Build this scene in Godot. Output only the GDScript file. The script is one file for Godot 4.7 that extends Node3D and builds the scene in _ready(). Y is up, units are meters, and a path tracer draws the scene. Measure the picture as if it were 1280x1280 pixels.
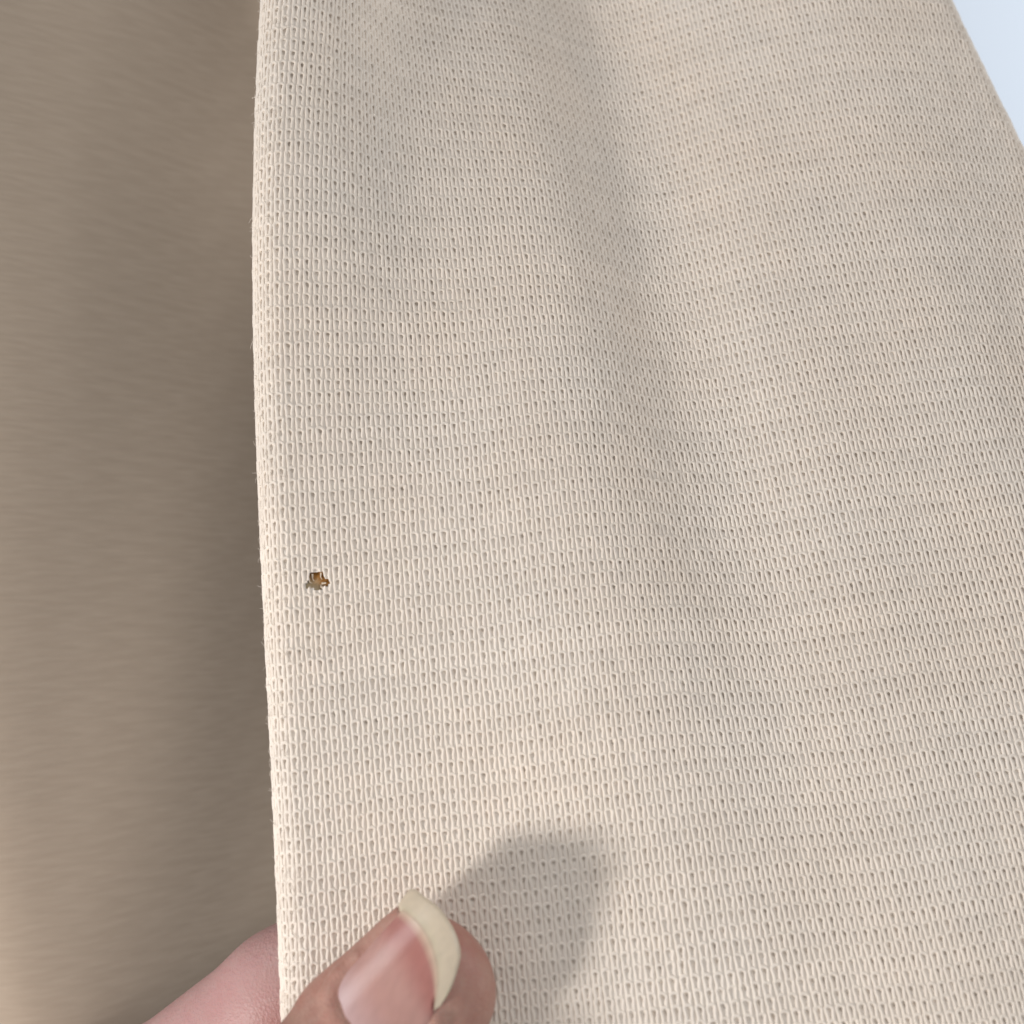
extends Node3D

# A knit fabric held up between thumb and finger, with a small hole near its folded edge.
# All builder code works in millimetres; finish() writes metres.

const MM := 0.001
const WALE := 1.07        # width of a stitch
const COURSE := 1.43      # height of a stitch
const FOLD := 3.2         # radius of the rolled edge
const CURL := 4.0         # radius with which the far side turns away
const HOLE := Vector2(2.55, 49.9)
const FACE_TO := 103       # stitches across
const ROW_FROM := -15
const ROW_TO := 98

# the drape of the cloth: net of a cubic spline surface, 20 across by 7 down
const NET := [
	Vector3(-40.46, 113.86, -26.99), Vector3(-40.75, 72.69, -21.04), Vector3(-38.66, 31.91, -14.62), Vector3(-35.23, -8.48, -7.74), Vector3(-32.10, -48.28, -0.38), Vector3(-30.30, -87.21, 7.45), Vector3(-30.12, -125.14, 15.79),
	Vector3(-28.04, 114.50, -27.37), Vector3(-31.99, 73.32, -20.58), Vector3(-32.23, 32.28, -14.17), Vector3(-29.24, -8.60, -7.98), Vector3(-25.95, -48.78, -1.53), Vector3(-24.25, -87.91, 5.48), Vector3(-24.09, -126.15, 13.07),
	Vector3(-20.89, 115.85, -31.30), Vector3(-24.85, 74.50, -22.94), Vector3(-25.56, 32.98, -15.54), Vector3(-22.81, -8.28, -8.90), Vector3(-19.04, -48.34, -2.37), Vector3(-16.73, -87.32, 4.47), Vector3(-15.70, -125.86, 11.56),
	Vector3(-20.03, 114.23, -36.63), Vector3(-20.18, 73.47, -26.74), Vector3(-18.80, 32.66, -17.98), Vector3(-16.05, -7.48, -10.15), Vector3(-12.47, -46.74, -2.79), Vector3(-9.13, -85.82, 4.35), Vector3(-6.36, -124.91, 11.23),
	Vector3(-21.71, 110.00, -42.14), Vector3(-17.29, 71.19, -30.69), Vector3(-12.89, 32.35, -20.29), Vector3(-9.15, -6.61, -10.93), Vector3(-5.74, -45.87, -2.52), Vector3(-1.89, -85.08, 5.00), Vector3(2.22, -123.99, 11.69),
	Vector3(-19.96, 107.74, -46.86), Vector3(-12.41, 70.84, -33.72), Vector3(-6.42, 32.97, -21.77), Vector3(-2.19, -6.03, -11.13), Vector3(1.28, -45.38, -1.88), Vector3(5.32, -84.22, 6.05), Vector3(10.01, -122.54, 12.85),
	Vector3(-14.61, 106.77, -50.44), Vector3(-6.02, 70.69, -36.07), Vector3(0.12, 33.72, -22.94), Vector3(4.10, -4.58, -11.24), Vector3(7.62, -44.10, -1.11), Vector3(11.97, -83.19, 7.54), Vector3(17.09, -121.76, 14.96),
	Vector3(-7.75, 107.60, -53.02), Vector3(0.91, 71.24, -38.05), Vector3(7.06, 34.07, -24.27), Vector3(10.82, -3.98, -11.77), Vector3(14.18, -43.14, -0.60), Vector3(18.56, -82.53, 9.28), Vector3(23.80, -121.89, 17.98),
	Vector3(-1.20, 106.98, -55.36), Vector3(6.17, 69.72, -40.61), Vector3(12.10, 32.81, -26.53), Vector3(16.88, -3.97, -13.13), Vector3(21.27, -42.17, -0.57), Vector3(26.04, -81.63, 10.92), Vector3(31.27, -121.90, 21.37),
	Vector3(5.58, 106.60, -56.92), Vector3(11.54, 68.63, -42.66), Vector3(17.14, 31.55, -28.60), Vector3(22.84, -4.69, -14.69), Vector3(28.54, -41.42, -1.11), Vector3(33.95, -79.89, 11.87), Vector3(39.28, -120.12, 24.14),
	Vector3(13.12, 107.55, -57.20), Vector3(18.35, 69.81, -43.19), Vector3(23.58, 32.43, -29.22), Vector3(29.10, -4.69, -15.32), Vector3(35.02, -41.25, -1.47), Vector3(40.81, -78.59, 12.27), Vector3(46.44, -117.36, 25.80),
	Vector3(20.20, 109.84, -56.38), Vector3(25.18, 72.57, -42.56), Vector3(30.43, 34.88, -28.79), Vector3(35.81, -3.52, -15.13), Vector3(41.51, -41.14, -1.41), Vector3(47.11, -78.01, 12.50), Vector3(52.46, -114.99, 26.62),
	Vector3(27.25, 112.45, -55.12), Vector3(32.00, 74.26, -42.01), Vector3(37.20, 35.86, -28.79), Vector3(42.72, -2.38, -15.41), Vector3(48.12, -39.93, -1.70), Vector3(53.07, -76.72, 12.45), Vector3(57.68, -112.96, 27.13),
	Vector3(34.70, 115.07, -53.97), Vector3(39.08, 75.63, -41.77), Vector3(43.98, 36.35, -29.15), Vector3(49.19, -2.19, -16.03), Vector3(54.16, -39.48, -2.22), Vector3(58.77, -75.90, 12.34), Vector3(63.07, -111.53, 27.67),
	Vector3(42.23, 116.83, -53.23), Vector3(46.10, 76.78, -41.80), Vector3(50.65, 37.19, -29.62), Vector3(55.91, -1.47, -16.58), Vector3(61.14, -38.67, -2.55), Vector3(65.70, -75.12, 12.41), Vector3(69.66, -110.69, 28.28),
	Vector3(49.44, 117.00, -53.09), Vector3(53.01, 76.67, -42.37), Vector3(57.35, 37.49, -30.51), Vector3(62.47, -0.47, -17.41), Vector3(67.66, -37.76, -3.12), Vector3(72.41, -74.49, 12.23), Vector3(76.64, -110.33, 28.60),
	Vector3(56.26, 116.92, -53.32), Vector3(59.75, 76.45, -43.17), Vector3(63.86, 37.29, -31.65), Vector3(68.58, -0.53, -18.68), Vector3(73.62, -37.58, -4.28), Vector3(78.68, -74.12, 11.39), Vector3(83.58, -109.92, 28.27),
	Vector3(62.51, 116.57, -53.85), Vector3(66.14, 76.36, -44.07), Vector3(70.22, 37.36, -32.83), Vector3(74.71, -0.44, -20.07), Vector3(79.63, -37.42, -5.76), Vector3(84.91, -73.83, 10.01), Vector3(90.42, -109.62, 27.14),
	Vector3(68.16, 116.05, -54.65), Vector3(71.96, 76.36, -45.06), Vector3(76.15, 37.63, -34.03), Vector3(80.72, -0.18, -21.48), Vector3(85.77, -37.24, -7.38), Vector3(91.34, -73.70, 8.21), Vector3(97.43, -109.65, 25.25),
	Vector3(73.24, 115.52, -55.70), Vector3(77.30, 76.41, -46.16), Vector3(81.74, 37.97, -35.24), Vector3(86.62, 0.14, -22.91), Vector3(92.01, -37.07, -9.15), Vector3(98.04, -73.76, 6.05), Vector3(104.89, -110.14, 22.66),
]
const NET_U := Vector2(-4.0, 102.0 / 17.0)
const NET_V := Vector2(-6.0, 112.0 / 4.0)

var rng := RandomNumberGenerator.new()
var soft_noise := FastNoiseLite.new()
var fine_noise := FastNoiseLite.new()
# the frame that on_cloth() leaves behind: point, along the row, down the wale, outwards
var fp: Vector3
var ft: Vector3
var fb: Vector3
var fn: Vector3
var net := PackedVector3Array()


func _ready() -> void:
	rng.seed = 4711
	soft_noise.seed = 3
	soft_noise.frequency = 0.03
	fine_noise.seed = 9
	fine_noise.frequency = 0.35
	for p in NET:
		net.append(p)

	# camera
	var cam := Camera3D.new()
	cam.name = "camera"
	add_child(cam)
	cam.position = Vector3(0, 0, 0.115)
	var lens := CameraAttributesPhysical.new()
	lens.frustum_focal_length = 25.734
	lens.frustum_focus_distance = 0.131
	lens.frustum_near = 0.01
	lens.frustum_far = 20.0
	lens.exposure_aperture = 15.0
	cam.attributes = lens
	cam.fov = 50.0
	cam.near = 0.01
	cam.far = 20.0
	cam.current = true

	# the dim light of the room
	var env := Environment.new()
	env.background_mode = Environment.BG_COLOR
	env.background_color = Color(0.385, 0.385, 0.388).linear_to_srgb()
	env.tonemap_mode = Environment.TONE_MAPPER_LINEAR
	env.tonemap_exposure = 1.0
	env.sdfgi_enabled = true
	env.ssao_enabled = true
	env.ssil_enabled = true
	var world := WorldEnvironment.new()
	world.name = "room_light"
	world.environment = env
	add_child(world)

	# a window to the left
	area_light("area_light", Vector3(-0.75, -0.30, 0.60), 0.26, Vector2(0.035, 0.045), 0.057, Color(1.0, 0.985, 0.97), Vector3(-0.012, -0.03, -0.004))
	area_light("edge_fill_light", Vector3(-0.78, 0.58, 0.12), 1.2, Vector2(0.5, 0.7), 0.27, Color(0.98, 0.99, 1.0), Vector3(-0.005, -0.01, -0.01))  # added light from upper left, brightens the rolled edge and the nail
	# added fill from the upper right, and an added light brightening the wall
	area_light("upper_right_fill_light", Vector3(0.62, 0.95, 0.95), 1.5, Vector2(0.7, 0.7), 0.50, Color(1.0, 0.99, 0.98), Vector3(-0.005, -0.01, -0.01))
	area_light("wall_fill_light", Vector3(0.75, 0.15, 0.55), 0.75, Vector2(0.5, 0.5), 0.44, Color(0.93, 0.97, 1.0), Vector3(0.35, 0.30, -0.70))

	build_wall()
	build_hanging_cloth()
	build_knit()
	build_hand()


func area_light(called: String, way: Vector3, far: float, size: Vector2, energy: float, tint: Color, target: Vector3) -> void:
	var l := AreaLight3D.new()
	l.name = called
	l.area_size = size
	l.light_energy = energy
	l.light_color = tint
	l.area_range = 8.0
	l.shadow_enabled = true
	add_child(l)
	l.position = target + way.normalized() * far
	l.basis = Basis.looking_at(-way.normalized(), Vector3.UP)


# ------------------------------------------------------------------ helpers

func about(o: Node, label: String, category: String, kind := "") -> void:
	if label:
		o.set_meta("label", label)
	if category:
		o.set_meta("category", category)
	if kind:
		o.set_meta("kind", kind)


func finish(called: String, parent: Node, v: PackedVector3Array, n: PackedVector3Array, index: PackedInt32Array, mat: Material, col := PackedColorArray(), uv := PackedVector2Array()) -> MeshInstance3D:
	var a := []
	a.resize(Mesh.ARRAY_MAX)
	for i in v.size():
		v[i] = v[i] * MM
	a[Mesh.ARRAY_VERTEX] = v
	a[Mesh.ARRAY_NORMAL] = n
	a[Mesh.ARRAY_INDEX] = index
	if col.size():
		a[Mesh.ARRAY_COLOR] = col
	if uv.size():
		a[Mesh.ARRAY_TEX_UV] = uv
	var m := ArrayMesh.new()
	m.add_surface_from_arrays(Mesh.PRIMITIVE_TRIANGLES, a)
	m.surface_set_material(0, mat)
	var o := MeshInstance3D.new()
	o.name = called
	o.mesh = m
	parent.add_child(o, true)
	return o


# a grid of points, smooth, seen from both sides
func sheet(called: String, parent: Node, pts: PackedVector3Array, across: int, mat: Material, tile := 10.0, skip := PackedByteArray(), col := PackedColorArray()) -> MeshInstance3D:
	var down := pts.size() / across
	var n := PackedVector3Array()
	var uv := PackedVector2Array()
	n.resize(pts.size())
	uv.resize(pts.size())
	for j in down:
		var run := 0.0
		for i in across:
			var l: Vector3 = pts[j * across + maxi(i - 1, 0)]
			var r: Vector3 = pts[j * across + mini(i + 1, across - 1)]
			var t: Vector3 = pts[maxi(j - 1, 0) * across + i]
			var b: Vector3 = pts[mini(j + 1, down - 1) * across + i]
			n[j * across + i] = (b - t).cross(r - l).normalized()
			if i:
				run += pts[j * across + i].distance_to(pts[j * across + i - 1])
			uv[j * across + i] = Vector2(run, j * (pts[across].distance_to(pts[0]))) / tile
	var idx := PackedInt32Array()
	for j in down - 1:
		for i in across - 1:
			var k := j * across + i
			if skip.size() and skip[k]:
				continue
			idx.append_array([k, k + 1, k + across, k + 1, k + across + 1, k + across])
	return finish(called, parent, pts, n, idx, mat, col, uv)


# one round strand appended to running arrays
func strand(line: PackedVector3Array, radii: PackedFloat32Array, sides: int, tint: PackedColorArray, v: PackedVector3Array, n: PackedVector3Array, idx: PackedInt32Array, col: PackedColorArray, lean := PackedVector3Array()) -> void:
	var count := line.size()
	if count < 2:
		return
	var side := Vector3(0.3, 0.2, 1.0)
	var ring := PackedVector2Array()
	for k in sides:
		ring.append(Vector2.from_angle(TAU * k / sides))
	for i in count:
		var d: Vector3 = line[mini(i + 1, count - 1)] - line[maxi(i - 1, 0)]
		d = d.normalized()
		if lean.size():
			side = lean[i]
		side = (side - d * side.dot(d)).normalized()
		var other := d.cross(side)
		var base := v.size()
		var r := radii[i]
		var c := tint[i]
		for k in sides:
			var o: Vector3 = side * ring[k].x + other * ring[k].y
			v.append(line[i] + o * r)
			n.append((o * 0.68 + lean[i] * 0.32).normalized() if lean.size() else o)
			col.append(c)
			if i + 1 < count:
				var k2 := (k + 1) % sides
				idx.append(base + k)
				idx.append(base + sides + k)
				idx.append(base + k2)
				idx.append(base + k2)
				idx.append(base + sides + k)
				idx.append(base + sides + k2)


func noise_texture(seed_: int, frequency: float, size: Vector2i, octaves := 3, kind := FastNoiseLite.TYPE_SIMPLEX_SMOOTH, ramp: Gradient = null) -> NoiseTexture2D:
	var f := FastNoiseLite.new()
	f.seed = seed_
	f.noise_type = kind
	f.frequency = frequency
	f.fractal_octaves = octaves
	var t := NoiseTexture2D.new()
	t.width = size.x
	t.height = size.y
	t.seamless = true
	t.noise = f
	if ramp:
		t.color_ramp = ramp
	return t


func ramp(a: Color, b: Color) -> Gradient:
	var g := Gradient.new()
	g.set_color(0, a)
	g.set_color(1, b)
	return g


func srgb(r: float, g: float, b: float) -> Color:
	return Color(r / 255.0, g / 255.0, b / 255.0)


# ------------------------------------------------------------------ the drape

func spline(u: float, v: float) -> void:
	var s := clampf((u - NET_U.x) / NET_U.y, 0.0, 16.9999)
	var t := clampf((v - NET_V.x) / NET_V.y, 0.0, 3.9999)
	var i := int(s)
	var j := int(t)
	s -= i
	t -= j
	var a0 := (1.0 - s) * (1.0 - s) * (1.0 - s) / 6.0
	var a1 := (3.0 * s * s * s - 6.0 * s * s + 4.0) / 6.0
	var a3 := s * s * s / 6.0
	var a2 := 1.0 - a0 - a1 - a3
	var e0 := -(1.0 - s) * (1.0 - s) * 0.5
	var e1 := 1.5 * s * s - 2.0 * s
	var e3 := s * s * 0.5
	var e2 := -e0 - e1 - e3
	var b0 := (1.0 - t) * (1.0 - t) * (1.0 - t) / 6.0
	var b1 := (3.0 * t * t * t - 6.0 * t * t + 4.0) / 6.0
	var b3 := t * t * t / 6.0
	var b2 := 1.0 - b0 - b1 - b3
	var g0 := -(1.0 - t) * (1.0 - t) * 0.5
	var g1 := 1.5 * t * t - 2.0 * t
	var g3 := t * t * 0.5
	var g2 := -g0 - g1 - g3
	var k := i * 7 + j
	var r0 := net[k] * b0 + net[k + 1] * b1 + net[k + 2] * b2 + net[k + 3] * b3
	var r1 := net[k + 7] * b0 + net[k + 8] * b1 + net[k + 9] * b2 + net[k + 10] * b3
	var r2 := net[k + 14] * b0 + net[k + 15] * b1 + net[k + 16] * b2 + net[k + 17] * b3
	var r3 := net[k + 21] * b0 + net[k + 22] * b1 + net[k + 23] * b2 + net[k + 24] * b3
	var d0 := net[k] * g0 + net[k + 1] * g1 + net[k + 2] * g2 + net[k + 3] * g3
	var d1 := net[k + 7] * g0 + net[k + 8] * g1 + net[k + 9] * g2 + net[k + 10] * g3
	var d2 := net[k + 14] * g0 + net[k + 15] * g1 + net[k + 16] * g2 + net[k + 17] * g3
	var d3 := net[k + 21] * g0 + net[k + 22] * g1 + net[k + 23] * g2 + net[k + 24] * g3
	fp = r0 * a0 + r1 * a1 + r2 * a2 + r3 * a3
	ft = (r0 * e0 + r1 * e1 + r2 * e2 + r3 * e3).normalized()
	fb = d0 * a0 + d1 * a1 + d2 * a2 + d3 * a3
	if v < NET_V.x:
		fp += fb * ((v - NET_V.x) / NET_V.y)
	fb = fb.normalized()
	fn = fb.cross(ft).normalized()


func curl_from(v: float) -> float:
	return minf(88.0 + 0.31 * v, 97.0)


# the cloth's face at stitch u of row v: rolled round the edge below 0, turned away past curl_from()
func on_cloth(u: float, v: float) -> void:
	var c := curl_from(v)
	if u < 0.0:
		spline(0.0, v)
		var a := minf(-u * WALE / FOLD, PI)
		var rest := -u * WALE - a * FOLD
		var t0 := ft
		var n0 := fn
		fp = fp - t0 * (FOLD * sin(a)) - n0 * (FOLD * (1.0 - cos(a)))
		ft = t0 * cos(a) - n0 * (-sin(a))
		fn = n0 * cos(a) - t0 * sin(a)
		fp -= ft * rest
	elif u > c:
		spline(c, v)
		var s := (u - c) * WALE
		var a := minf(s / CURL, 1.9)
		var rest := s - a * CURL
		var t0 := ft
		var n0 := fn
		fp = fp + t0 * (CURL * sin(a)) - n0 * (CURL * (1.0 - cos(a)))
		ft = t0 * cos(a) - n0 * sin(a)
		fn = n0 * cos(a) + t0 * sin(a)
		fp += ft * rest
	else:
		spline(u, v)


# the path of the yarn through one stitch, in stitches across, courses down and millimetres outwards:
# from the sinker loop up a leg, over the head and down again
func stitch_loop(count: int) -> PackedVector3Array:
	var half := [Vector3(0, -0.14, 0.11), Vector3(0.22, -0.10, 0.13), Vector3(0.365, 0.10, 0.13), Vector3(0.262, 0.40, 0.13), Vector3(0.245, 0.80, 0.11), Vector3(0.33, 1.07, -0.02), Vector3(0.5, 1.14, -0.13)]
	var c := Curve3D.new()
	var pts := []
	for i in range(6, -1, -1):
		pts.append(Vector3(0.5 - half[i].x, half[i].y, half[i].z))
	for i in range(1, 7):
		pts.append(Vector3(0.5 + half[i].x, half[i].y, half[i].z))
	for i in pts.size():
		var before: Vector3 = pts[i - 1] if i else pts[11] - Vector3(1, 0, 0)
		var after: Vector3 = pts[i + 1] if i < 12 else pts[1] + Vector3(1, 0, 0)
		c.add_point(pts[i], (before - after) / 6.0, (after - before) / 6.0)
	c.bake_interval = 0.01
	var out := PackedVector3Array()
	for i in count:
		out.append(c.sample_baked(c.get_baked_length() * i / count, false))
	return out


func knit_material() -> StandardMaterial3D:
	var m := StandardMaterial3D.new()
	m.vertex_color_use_as_albedo = true
	m.roughness = 0.95
	m.metallic_specular = 0.25
	m.rim_enabled = true
	m.rim = 0.3
	m.rim_tint = 0.6
	return m


func in_hole(u: float, v: float) -> float:
	# below 1 inside the torn spot
	var d := Vector2((u - HOLE.x) / 0.78, (v - HOLE.y) / 0.50)
	var a := d.angle()
	return d.length() / (1.0 + 0.10 * sin(3.0 * a + 0.6) + 0.15 * sin(5.0 * a + 0.4))


func build_knit() -> void:
	var cloth := Node3D.new()
	cloth.name = "knit_garment"
	add_child(cloth)
	about(cloth, "cream knit fabric folded at its left edge, pinched by the thumb, with a small hole", "garment")
	var mat := knit_material()
	var cream := srgb(234, 223, 211).srgb_to_linear()
	var loop := stitch_loop(13)
	var steps := loop.size()
	var from := -9
	for row in range(ROW_FROM, ROW_TO):
		var v := PackedVector3Array()
		var n := PackedVector3Array()
		var idx := PackedInt32Array()
		var col := PackedColorArray()
		var line := PackedVector3Array()
		var radii := PackedFloat32Array()
		var tint := PackedColorArray()
		var lean := PackedVector3Array()   # loose fibres round the yarn turn its shading towards the face
		var row_tone := 1.0 + rng.randf_range(-0.025, 0.025)
		var row_fat := 1.0 + rng.randf_range(-0.03, 0.03)
		var jit := Vector3.ZERO
		var last_stitch := -1000
		var next := Vector3.ZERO
		for k in range((FACE_TO - from) * steps + 1):
			var bend: Vector3 = loop[k % steps]
			var u := from + k / steps + bend.x
			var stitch := int(floor(u))
			if stitch != last_stitch:
				last_stitch = stitch
				jit = next
				next = Vector3(rng.randf_range(-0.07, 0.07), rng.randf_range(-0.11, 0.11), rng.randf_range(-0.045, 0.045))
			var j := jit.lerp(next, u - stitch)
			var slub := 1.0 + 0.13 * fine_noise.get_noise_2d(u * 0.35, row * 7.3)
			var uu := u + j.x
			var vv := row + bend.y + j.y
			var height := bend.z + j.z
			# the yarn round the torn spot has slipped outwards
			var near := in_hole(uu, vv)
			if near < 1.0:
				strand(line, radii, 5, tint, v, n, idx, col, lean)
				lean = PackedVector3Array()
				line = PackedVector3Array()
				radii = PackedFloat32Array()
				tint = PackedColorArray()
				continue
			if near < 2.2:
				var away := Vector2(uu, vv) - HOLE
				var push := 0.10 * (2.2 - near) / 1.2
				uu += away.normalized().x * push
				vv += away.normalized().y * push
			on_cloth(uu, vv)
			line.append(fp + fn * height)
			lean.append(fn)
			radii.append(0.20 * row_fat * slub * (1.0 + 1.6 * j.z) * (0.25 + 0.75 * smoothstep(0.95, 1.7, near)))
			var tone := row_tone * (1.0 + 0.05 * soft_noise.get_noise_2d(u * 1.2, row * 1.2) + 0.05 * fine_noise.get_noise_2d(u * 0.8 + 50.0, row * 3.0))
			var warm := 0.022 * soft_noise.get_noise_2d(u * 1.7 + 300.0, row * 1.7)
			tint.append(Color(cream.r * tone * (1.0 + warm), cream.g * tone, cream.b * tone * (1.0 - warm)))
		strand(line, radii, 5, tint, v, n, idx, col, lean)
		finish("knit_row", cloth, v, n, idx, mat, col)

	# the inner face of the double knit, just under the stitches, and the rear layer of the fold
	var inner := StandardMaterial3D.new()
	inner.albedo_color = srgb(228, 220, 211)
	inner.roughness = 1.0
	inner.metallic_specular = 0.1
	var pts := PackedVector3Array()
	var skip := PackedByteArray()
	var across := 0
	for r in range(ROW_FROM * 5, ROW_TO * 5 + 1):
		across = 0
		for q in range(-8 * 5, 103 * 5 + 1):
			var u := q / 5.0
			var v := r / 5.0
			on_cloth(u, v)
			# it stands open under each head
			var open := Vector2((fposmod(u, 1.0) - 0.5) / 0.17, (fposmod(v - 0.12 + 0.5, 1.0) - 0.5) / 0.13).length()
			var deep := clampf(0.36 + 0.45 * fine_noise.get_noise_2d(floor(u) * 9.1, floor(v + 0.38) * 7.7), 0.05, 0.55)
			pts.append(fp + fn * (0.08 - deep * exp(-open * open * open)))
			skip.append(1 if in_hole(u + 0.1, v + 0.1) < 1.4 else 0)
			across += 1
	sheet("inner_face", cloth, pts, across, inner, 10.0, skip)
	pts = PackedVector3Array()
	for r in range(ROW_FROM, ROW_TO + 1):
		across = 0
		for q in range(0, 50):
			var u := -8.0 + 0.0 if q == 0 else q * 2.0 - 1.0
			if q == 0:
				on_cloth(-FOLD * PI / WALE, r)
				pts.append(fp + fn * 0.02)
			else:
				on_cloth(minf(q * 2.0 - 1.0, curl_from(r)), r)
				pts.append(fp - fn * (2.0 * FOLD))
			across += 1
	sheet("rear_layer", cloth, pts, across, inner, 10.0)

	# the reverse of the double knit shows through the hole, tan turning brown to the upper right
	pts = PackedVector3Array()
	var brown_tints := PackedColorArray()
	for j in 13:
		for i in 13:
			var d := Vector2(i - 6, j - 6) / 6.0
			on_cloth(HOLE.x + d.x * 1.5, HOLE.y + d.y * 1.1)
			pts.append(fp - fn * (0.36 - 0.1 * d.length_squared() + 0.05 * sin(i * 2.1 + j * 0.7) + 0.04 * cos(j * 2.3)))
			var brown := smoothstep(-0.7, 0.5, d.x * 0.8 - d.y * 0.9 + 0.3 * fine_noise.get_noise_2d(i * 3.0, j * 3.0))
			brown_tints.append(srgb(190, 172, 142).srgb_to_linear().lerp(srgb(154, 106, 50).srgb_to_linear(), brown))
	sheet("brown_backing", cloth, pts, 13, mat, 10.0, PackedByteArray(), brown_tints)

	# fibres standing off the yarn, and torn yarn ends in the hole
	var v := PackedVector3Array()
	var n := PackedVector3Array()
	var idx := PackedInt32Array()
	var col := PackedColorArray()
	for k in 4300:
		var u := rng.randf_range(-4.2, -0.5) if k < 1700 else rng.randf_range(-0.5, 88.0)
		var w := rng.randf_range(-3.0, 97.0)
		fibre(u, w, rng.randf_range(0.4, 1.4) if k < 1700 else rng.randf_range(0.3, 0.9), 0.036 if k < 1700 else 0.02, cream, v, n, idx, col)
	var fuzz := finish("fuzz", cloth, v, n, idx, mat, col)
	fuzz.set_meta("kind", "stuff")
	for e in [[-0.85, 0.35, 0.45, 0.2], [-0.6, 0.75, 0.3, -0.4], [-0.45, 0.95, -0.2, 0.6], [-0.2, 0.8, 0.1, 0.7], [0.35, -0.62, 0.1, 0.35], [-0.5, -0.6, 0.15, 0.4], [0.8, 0.2, -0.4, -0.1], [0.5, 0.6, -0.2, -0.35], [-0.9, -0.2, 0.3, 0.15]]:
		v = PackedVector3Array()
		n = PackedVector3Array()
		idx = PackedInt32Array()
		col = PackedColorArray()
		for f in 3:
			var line := PackedVector3Array()
			var radii := PackedFloat32Array()
			var tint := PackedColorArray()
			for q in 6:
				var s := q / 5.0
				on_cloth(HOLE.x + e[0] + e[2] * s * (0.8 + 0.15 * f) + 0.06 * sin(s * 5.0 + f), HOLE.y + e[1] + e[3] * s + 0.08 * f * s)
				line.append(fp + fn * (-0.1 - 0.25 * s + 0.05 * f))
				radii.append(0.10 * (1.0 - 0.7 * s))
				tint.append(srgb(222, 206, 184).srgb_to_linear())
			strand(line, radii, 5, tint, v, n, idx, col)
		finish("torn_yarn_end", cloth, v, n, idx, mat, col)


func fibre(u: float, w: float, long: float, thick: float, base: Color, v: PackedVector3Array, n: PackedVector3Array, idx: PackedInt32Array, col: PackedColorArray) -> void:
	on_cloth(u, w)
	var d := (fn * 0.8 + ft * rng.randf_range(-1.0, 1.0) + fb * rng.randf_range(-1.0, 1.0)).normalized()
	var bend := (ft * rng.randf_range(-1.0, 1.0) + fb * rng.randf_range(-1.0, 1.0) - fn * 0.5) * 0.9
	var line := PackedVector3Array()
	var radii := PackedFloat32Array()
	var tint := PackedColorArray()
	for q in 5:
		var s := q / 4.0
		line.append(fp + d * (long * s) + bend * (long * s * s))
		radii.append(thick * (1.0 - 0.6 * s))
		tint.append(base)
	strand(line, radii, 3, tint, v, n, idx, col)


# ------------------------------------------------------------------ behind

func build_wall() -> void:
	var m := StandardMaterial3D.new()
	m.albedo_color = srgb(226, 233, 243)
	m.roughness = 0.8
	var b := BoxMesh.new()
	b.size = Vector3(3.0, 2.4, 0.1)
	b.material = m
	var o := MeshInstance3D.new()
	o.name = "wall"
	o.mesh = b
	add_child(o, true)
	o.position = Vector3(0.6, 0.2, -0.75)
	about(o, "pale blue wall far behind the fabric at upper right", "", "structure")


func build_hanging_cloth() -> void:
	var m := StandardMaterial3D.new()
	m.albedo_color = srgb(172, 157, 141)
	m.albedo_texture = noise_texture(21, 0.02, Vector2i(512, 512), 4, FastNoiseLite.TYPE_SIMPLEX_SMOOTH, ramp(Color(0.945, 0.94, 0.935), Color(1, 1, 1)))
	m.uv1_scale = Vector3(0.22, 1.5, 1)
	m.roughness = 0.95
	m.metallic_specular = 0.2
	m.rim_enabled = true
	m.rim = 0.2
	m.heightmap_enabled = true
	m.heightmap_texture = noise_texture(22, 0.03, Vector2i(512, 512), 3)
	m.heightmap_scale = 0.006
	var pts := PackedVector3Array()
	var across := 0
	for r in 121:
		across = 0
		var y := 110.0 - r * 2.0
		for q in 91:
			var x := -150.0 + q * 2.0
			pts.append(Vector3(x, y, cloth_depth(x, y)))
			across += 1
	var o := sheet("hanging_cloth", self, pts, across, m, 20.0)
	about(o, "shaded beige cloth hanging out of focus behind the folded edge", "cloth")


func cloth_depth(x: float, y: float) -> float:
	var ridge := -72.5 - 0.18 * (y + 76.0)
	var t := x - ridge
	var z := -45.0 - 0.93 * (sqrt(t * t + 40.0) - 6.0)
	z = maxf(z, -92.0)
	z += 1.2 * sin(y * 0.05 + x * 0.07) + 0.8 * sin(x * 0.22 - y * 0.03)
	z += 9.0 * smoothstep(-50.0, -34.0, x) * smoothstep(82.0, 106.0, y)
	return z


# ------------------------------------------------------------------ the hand

var tip := Vector3(-8.88, -46.6, 4.3)
var along := Vector3(0.7001, 0.7001, -0.1400)
var up := Vector3(-0.2641, 0.4362, 0.8602)
var across_ := Vector3(0.6634, -0.5653, 0.4903)
var bones := []
var folds := []


func thumb_point(a: float, b: float, n: float) -> Vector3:
	return tip + along * a + across_ * b + up * n


func nail_height(a: float, b: float) -> float:
	return 5.75 - b * b / 14.4 - maxf(a, 0.0) * maxf(a, 0.0) * 0.02


func cone_distance(p: Vector3, a: Vector3, b: Vector3, ra: float, rb: float) -> float:
	var ab := b - a
	var t := clampf((p - a).dot(ab) / ab.length_squared(), 0.0, 1.0)
	return (p - a - ab * t).length() - lerpf(ra, rb, t)


func blend(a: float, b: float, k: float) -> float:
	var h := clampf(0.5 + 0.5 * (b - a) / k, 0.0, 1.0)
	return lerpf(b, a, h) - k * h * (1.0 - h)


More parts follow.
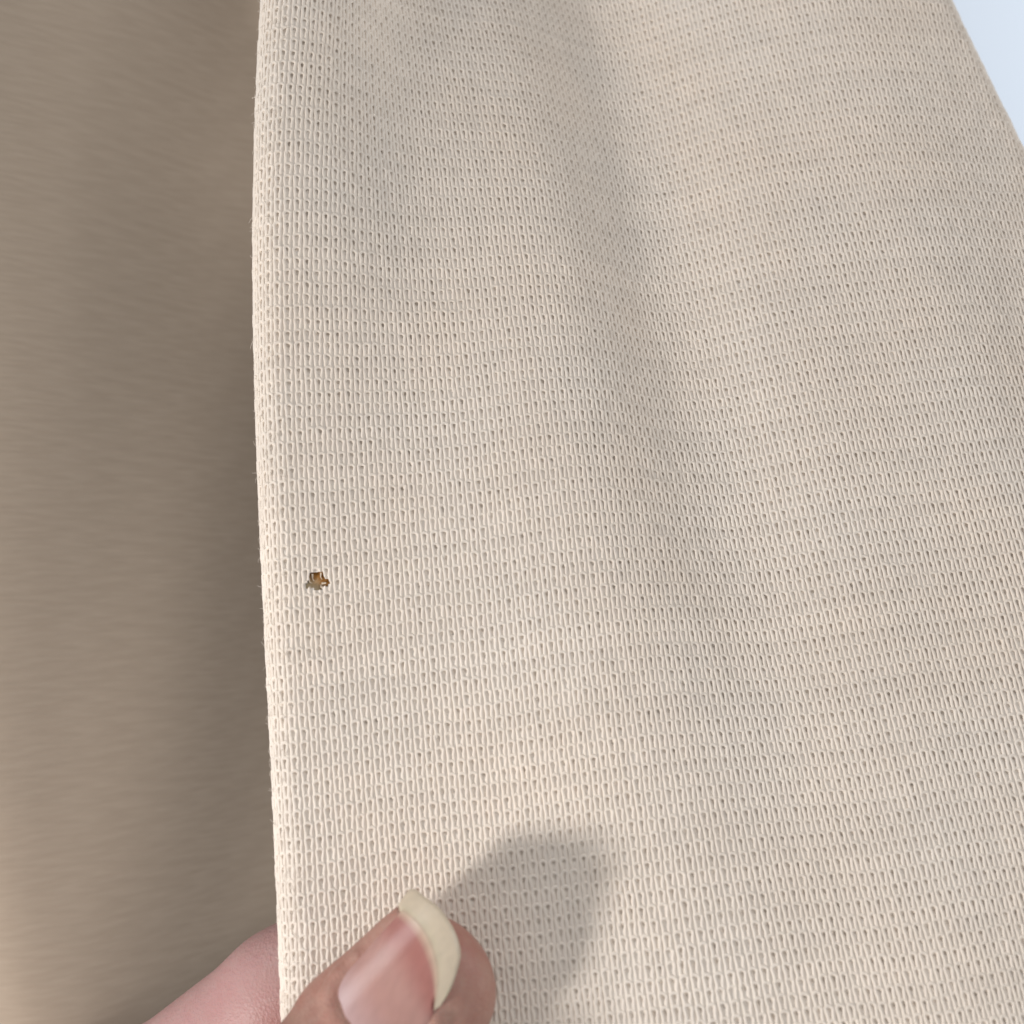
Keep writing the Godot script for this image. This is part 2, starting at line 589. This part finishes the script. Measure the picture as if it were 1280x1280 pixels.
func skin(p: Vector3) -> float:
	var q := p - tip
	var l := Vector3(q.dot(along), q.dot(across_), q.dot(up))
	var s := Vector3(l.x, l.y, l.z * 1.12)
	# the thumb in its own frame, a little flatter than wide
	var d := cone_distance(s, Vector3(-0.6, 0.0, -0.45), Vector3(-9, -0.2, -1.0), 6.3, 6.9)
	d = blend(d, cone_distance(s, Vector3(-9, -0.2, -1.0), Vector3(-19.0, 1.2, 2.6), 6.9, 7.8), 2.0)
	d = blend(d, cone_distance(s, Vector3(-19.0, 1.2, 2.6), Vector3(-34, 0.5, 14.0), 7.8, 8.8), 2.0)
	d = blend(d, cone_distance(s, Vector3(-0.5, 2.2, -2.2), Vector3(-11, 1.6, -2.6), 5.6, 6.2), 2.5)
	d = blend(d, cone_distance(s, Vector3(2.0, -4.55, 2.5), Vector3(-9, -4.5, 1.2), 1.5, 2.4), 2.2)
	d *= 0.93
	if d < 4.0 and l.x > -14.0:
		for f in folds:
			d = blend(d, cone_distance(l, f[0], f[1], f[2], f[2]), 1.3)
	for b in bones:
		var e := cone_distance(p, b[0], b[1], b[2], b[3])
		if e < d + 6.0:
			d = blend(d, e, b[4])
	return d


func lay_out_hand() -> void:
	var outline := [Vector2(-3.4, -5.0), Vector2(-5.8, -4.8), Vector2(-7.3, -4.1), Vector2(-7.95, -2.2), Vector2(-8.1, 0.0), Vector2(-7.9, 2.6), Vector2(-6.3, 4.9), Vector2(-3.4, 5.6), Vector2(-1.2, 5.1)]
	for i in outline.size() - 1:
		var a: Vector2 = outline[i]
		var b: Vector2 = outline[i + 1]
		var r := 0.4 if i == 0 else 0.55
		folds.append([Vector3(a.x, a.y, nail_height(a.x, a.y) - 0.55), Vector3(b.x, b.y, nail_height(b.x, b.y) - 0.55), r])
	# metacarpal of the thumb, the palm, and the fingers behind the cloth: from, to, radii, softness
	var knuckle := thumb_point(-34, 0.5, 12.5)
	var wrist := Vector3(-78, -128, 2)
	bones.append([knuckle, Vector3(-58, -104, 8), 8.7, 13.0, 5.0])
	bones.append([Vector3(-58, -104, 8), wrist, 14.0, 17.0, 8.0])
	var bases := [Vector3(-66, -86, -26), Vector3(-76, -92, -34), Vector3(-86, -100, -38), Vector3(-94, -110, -38)]
	for i in 4:
		bones.append([bases[i], wrist + Vector3(-4 * i, 0, -8 - 3 * i), 10.0, 13.0, 9.0])
	# the forefinger lies straight behind the cloth, its tip against the thumb
	bones.append([bases[0], Vector3(-42.5, -70.5, -15.5), 9.4, 8.3, 4.0])
	bones.append([Vector3(-42.5, -70.5, -15.5), Vector3(-26.5, -57.0, -14.0), 8.3, 7.6, 2.0])
	bones.append([Vector3(-26.5, -57.0, -14.0), Vector3(-11.5, -45.0, -12.5), 7.6, 6.0, 2.0])
	# the others are curled in
	for i in range(1, 4):
		var k: Vector3 = bases[i]
		var m := k + Vector3(30 - 3 * i, 6 - 5 * i, -8)
		var t := m + Vector3(4, -17, 14)
		var e := t + Vector3(-13, -6, 8)
		bones.append([k, m, 9.0 - 0.5 * i, 8.0 - 0.5 * i, 4.0])
		bones.append([m, t, 8.0 - 0.5 * i, 7.2 - 0.5 * i, 2.0])
		bones.append([t, e, 7.2 - 0.5 * i, 6.0 - 0.4 * i, 2.0])


# surface nets over a box; cells whose centre lies in `not_in` are left to another call
func skin_net(lo: Vector3, hi: Vector3, h: float, not_in: AABB, v: PackedVector3Array, n: PackedVector3Array, idx: PackedInt32Array, col: PackedColorArray) -> void:
	var nx := int(ceil((hi.x - lo.x) / h / 6.0)) * 6
	var ny := int(ceil((hi.y - lo.y) / h / 6.0)) * 6
	var nz := int(ceil((hi.z - lo.z) / h / 6.0)) * 6
	var sx := nx + 1
	var sxy := (nx + 1) * (ny + 1)
	var f := PackedFloat32Array()
	f.resize(sxy * (nz + 1))
	f.fill(50.0)
	var blocks := PackedVector3Array()
	var reach := h * 6.0 * 0.9 * 1.25
	for bz in nz / 6:
		for by in ny / 6:
			for bx in nx / 6:
				var c := lo + Vector3(bx * 6 + 3, by * 6 + 3, bz * 6 + 3) * h
				var d := skin(c)
				var close := absf(d) < reach
				if close:
					blocks.append(Vector3(bx, by, bz))
				for z in range(bz * 6, bz * 6 + 7):
					for y in range(by * 6, by * 6 + 7):
						for x in range(bx * 6, bx * 6 + 7):
							var at := z * sxy + y * sx + x
							if close:
								f[at] = skin(lo + Vector3(x, y, z) * h)
							elif f[at] == 50.0:
								f[at] = d
	var made := {}
	for b in blocks:
		for z in range(int(b.z) * 6, int(b.z) * 6 + 6):
			for y in range(int(b.y) * 6, int(b.y) * 6 + 6):
				for x in range(int(b.x) * 6, int(b.x) * 6 + 6):
					var at := z * sxy + y * sx + x
					var inside := 0
					for c in 8:
						if f[at + (c & 1) + ((c >> 1) & 1) * sx + (c >> 2) * sxy] < 0.0:
							inside += 1
					if inside == 0 or inside == 8:
						continue
					var centre := lo + (Vector3(x, y, z) + Vector3.ONE * 0.5) * h
					if not_in.has_point(centre):
						continue
					var sum := Vector3.ZERO
					var hits := 0
					for c in 8:
						for axis in 3:
							if c & (1 << axis):
								continue
							var c2 := c | (1 << axis)
							var fa := f[at + (c & 1) + ((c >> 1) & 1) * sx + (c >> 2) * sxy]
							var fb2 := f[at + (c2 & 1) + ((c2 >> 1) & 1) * sx + (c2 >> 2) * sxy]
							if (fa < 0.0) == (fb2 < 0.0):
								continue
							var p := Vector3(c & 1, (c >> 1) & 1, c >> 2)
							p[axis] += fa / (fa - fb2)
							sum += p
							hits += 1
					var p := lo + (Vector3(x, y, z) + sum / hits) * h
					var e := 0.25
					var g := Vector3(skin(p + Vector3(e, 0, 0)) - skin(p - Vector3(e, 0, 0)), skin(p + Vector3(0, e, 0)) - skin(p - Vector3(0, e, 0)), skin(p + Vector3(0, 0, e)) - skin(p - Vector3(0, 0, e))).normalized()
					p -= g * skin(p)
					made[at] = v.size()
					v.append(p)
					n.append(g)
					col.append(skin_tone(p))
	var steps := [1, sx, sxy]
	for at in made:
		for axis in 3:
			# the edge from this cell's first corner along the axis is ringed by four cells
			var o1: int = steps[(axis + 1) % 3]
			var o2: int = steps[(axis + 2) % 3]
			var fa := f[at]
			var fb2 := f[at + steps[axis]]
			if (fa < 0.0) == (fb2 < 0.0):
				continue
			if not (made.has(at - o1) and made.has(at - o2) and made.has(at - o1 - o2)):
				continue
			var q := [made[at], made[at - o1], made[at - o1 - o2], made[at - o2]]
			if fa < 0.0:
				idx.append_array([q[0], q[2], q[1], q[0], q[3], q[2]])
			else:
				idx.append_array([q[0], q[1], q[2], q[0], q[2], q[3]])


func skin_tone(p: Vector3) -> Color:
	var behind := 1.0 - smoothstep(-7.0, -3.0, p.z)
	var base := srgb(176, 140, 126).srgb_to_linear().lerp(srgb(180, 146, 142).srgb_to_linear(), behind)
	var red := srgb(164, 116, 104).srgb_to_linear().lerp(srgb(176, 132, 130).srgb_to_linear(), behind)
	var q := p - tip
	var a := q.dot(along)
	var k := 0.45 + 0.5 * soft_noise.get_noise_3d(p.x * 4.0, p.y * 4.0, p.z * 4.0) + 0.5 * fine_noise.get_noise_3d(p.x * 2.0, p.y * 2.0, p.z * 2.0)
	k += 0.35 * smoothstep(2.0, 6.0, a)
	return base.lerp(red, clampf(k, 0.0, 1.0))


func build_hand() -> void:
	lay_out_hand()
	var hand := Node3D.new()
	hand.name = "hand"
	add_child(hand)
	about(hand, "hand pinching the knit fabric at the bottom, thumb in front with a long nail", "hand")
	var m := StandardMaterial3D.new()
	m.vertex_color_use_as_albedo = true
	m.roughness = 0.44
	m.metallic_specular = 0.4
	m.subsurf_scatter_enabled = true
	m.subsurf_scatter_strength = 0.08
	m.uv1_triplanar = true
	m.uv1_scale = Vector3(220, 220, 220)
	m.heightmap_enabled = true
	m.heightmap_texture = noise_texture(31, 0.05, Vector2i(256, 256), 3, FastNoiseLite.TYPE_CELLULAR)
	m.heightmap_scale = 0.009
	var v := PackedVector3Array()
	var n := PackedVector3Array()
	var idx := PackedInt32Array()
	var col := PackedColorArray()
	var lo := Vector3(-46, -66, -26)
	var hi := Vector3(2, -34, 16)
	var h := 0.42
	skin_net(lo, hi, h, AABB(Vector3(900, 0, 0), Vector3.ONE), v, n, idx, col)
	var size := Vector3(ceil((hi.x - lo.x) / h / 6.0), ceil((hi.y - lo.y) / h / 6.0), ceil((hi.z - lo.z) / h / 6.0)) * 6.0 * h
	var first := v.size()
	skin_net(Vector3(-120, -152, -64), Vector3(6, -30, 32), 2.0, AABB(lo + Vector3.ONE * 1.0, size - Vector3.ONE * 2.0), v, n, idx, col)
	finish("skin", hand, v, n, idx, m, col)
	build_nail(hand)


func curve_at(c: Array, t: float) -> Vector2:
	var s := clampf(t, 0.0, 1.0) * (c.size() - 1)
	var i := mini(int(s), c.size() - 2)
	var a: Vector2 = c[maxi(i - 1, 0)]
	var b: Vector2 = c[i]
	var d: Vector2 = c[i + 1]
	var e: Vector2 = c[mini(i + 2, c.size() - 1)]
	return b.cubic_interpolate(d, a, e, s - i)


func nail_piece(called: String, parent: Node, c0: Array, c1: Array, lift: float, thick: float, mat: Material, paint: Array) -> MeshInstance3D:
	var col := PackedColorArray()
	var across := 41
	var down := 25
	var v := PackedVector3Array()
	for top in 2:
		for j in down:
			for i in across:
				var t := i / (across - 1.0)
				var s := j / (down - 1.0)
				var p := curve_at(c0, t).lerp(curve_at(c1, t), s)
				# ends thin out so that the rim looks rounded
				var rim := minf(1.0, 8.0 * minf(minf(t, 1.0 - t), (1.0 - s) if paint[3] < 0.0 else s + 0.05))
				var z := nail_height(p.x, p.y) + lift - (thick if top == 1 else (1.0 - sqrt(rim)) * thick * 0.7)
				v.append(thumb_point(p.x, p.y, z))
				var c: Color = paint[0].lerp(paint[1], 0.8 * smoothstep(0.42, 0.0, s) * smoothstep(1.1, 0.3, t))
				c = c.lerp(paint[2], smoothstep(0.30, 0.0, absf(s - paint[3])))
				c = c.lerp(paint[4], smoothstep(0.09, 0.03, Vector2(s - 0.90, (t - 0.90) * 1.2).length()))
				c = c.lerp(srgb(204, 180, 158).srgb_to_linear(), smoothstep(0.15, 0.0, s) if paint[3] < 0.0 else smoothstep(0.92, 1.0, s))
				col.append(c * (1.0 + 0.10 * fine_noise.get_noise_2d(p.x * 1.3, p.y * 3.0)))
	var n := PackedVector3Array()
	n.resize(v.size())
	var idx := PackedInt32Array()
	var half := across * down
	for top in 2:
		for j in down - 1:
			for i in across - 1:
				var k := top * half + j * across + i
				var quad := [k, k + across, k + 1, k + 1, k + across, k + across + 1] if top == 0 else [k, k + 1, k + across, k + 1, k + across + 1, k + across]
				idx.append_array(quad)
	for i in across - 1:
		for e in [0, (down - 1) * across]:
			idx.append_array([e + i, e + i + half, e + i + 1, e + i + 1, e + i + half, e + i + 1 + half])
	for j in down - 1:
		for e in [0, across - 1]:
			var k: int = j * across + e
			idx.append_array([k, k + half, k + across, k + across, k + half, k + across + half])
	# smooth normals of the upper face; the lower one looks the other way
	for j in down:
		for i in across:
			var k := j * across + i
			var dx: Vector3 = v[j * across + mini(i + 1, across - 1)] - v[j * across + maxi(i - 1, 0)]
			var dy: Vector3 = v[mini(j + 1, down - 1) * across + i] - v[maxi(j - 1, 0) * across + i]
			var g := dx.cross(dy).normalized()
			if g.dot(up) < 0.0:
				g = -g
			n[k] = g
			n[k + half] = -g
	return finish(called, parent, v, n, idx, mat, col)


func build_nail(hand: Node3D) -> void:
	var cuticle := [Vector2(-5.9, -4.5), Vector2(-6.9, -4.0), Vector2(-7.3, -2.1), Vector2(-7.45, 0.0), Vector2(-7.2, 2.7), Vector2(-5.8, 5.0), Vector2(-3.0, 5.4)]
	var smile := [Vector2(2.75, -4.95), Vector2(3.15, -4.5), Vector2(3.6, -2.2), Vector2(3.35, 0.0), Vector2(2.4, 2.0), Vector2(1.0, 3.45), Vector2(-0.5, 4.4)]
	var edge := [Vector2(2.95, -5.9), Vector2(4.85, -6.35), Vector2(5.65, -4.0), Vector2(6.12, -1.95), Vector2(5.95, 0.4), Vector2(5.15, 2.3), Vector2(3.95, 3.3), Vector2(1.95, 4.2), Vector2(0.2, 4.55)]
	var pink := StandardMaterial3D.new()
	pink.vertex_color_use_as_albedo = true
	pink.roughness = 0.25
	pink.clearcoat_enabled = true
	pink.clearcoat = 0.5
	pink.clearcoat_roughness = 0.24
	var plate := nail_piece("thumbnail", hand, cuticle, smile, 0.06, 0.4, pink, [srgb(178, 136, 127).srgb_to_linear(), srgb(186, 158, 158).srgb_to_linear(), srgb(168, 112, 104).srgb_to_linear(), 0.86, srgb(112, 54, 46).srgb_to_linear()])
	var pale := StandardMaterial3D.new()
	pale.vertex_color_use_as_albedo = true
	pale.roughness = 0.4
	pale.clearcoat_enabled = true
	pale.backlight_enabled = true
	pale.backlight = Color(0.6, 0.56, 0.45)
	pale.clearcoat = 0.3
	pale.clearcoat_roughness = 0.2
	pale.subsurf_scatter_enabled = true
	pale.subsurf_scatter_strength = 0.05
	var rim := nail_piece("free_edge", plate, smile, edge, 0.062, 0.2, pale, [srgb(220, 204, 180).srgb_to_linear(), srgb(212, 200, 172).srgb_to_linear(), srgb(206, 184, 156).srgb_to_linear(), -0.1, srgb(206, 200, 170).srgb_to_linear()])
	rim.set_meta("label", "long ivory free edge of the thumbnail")
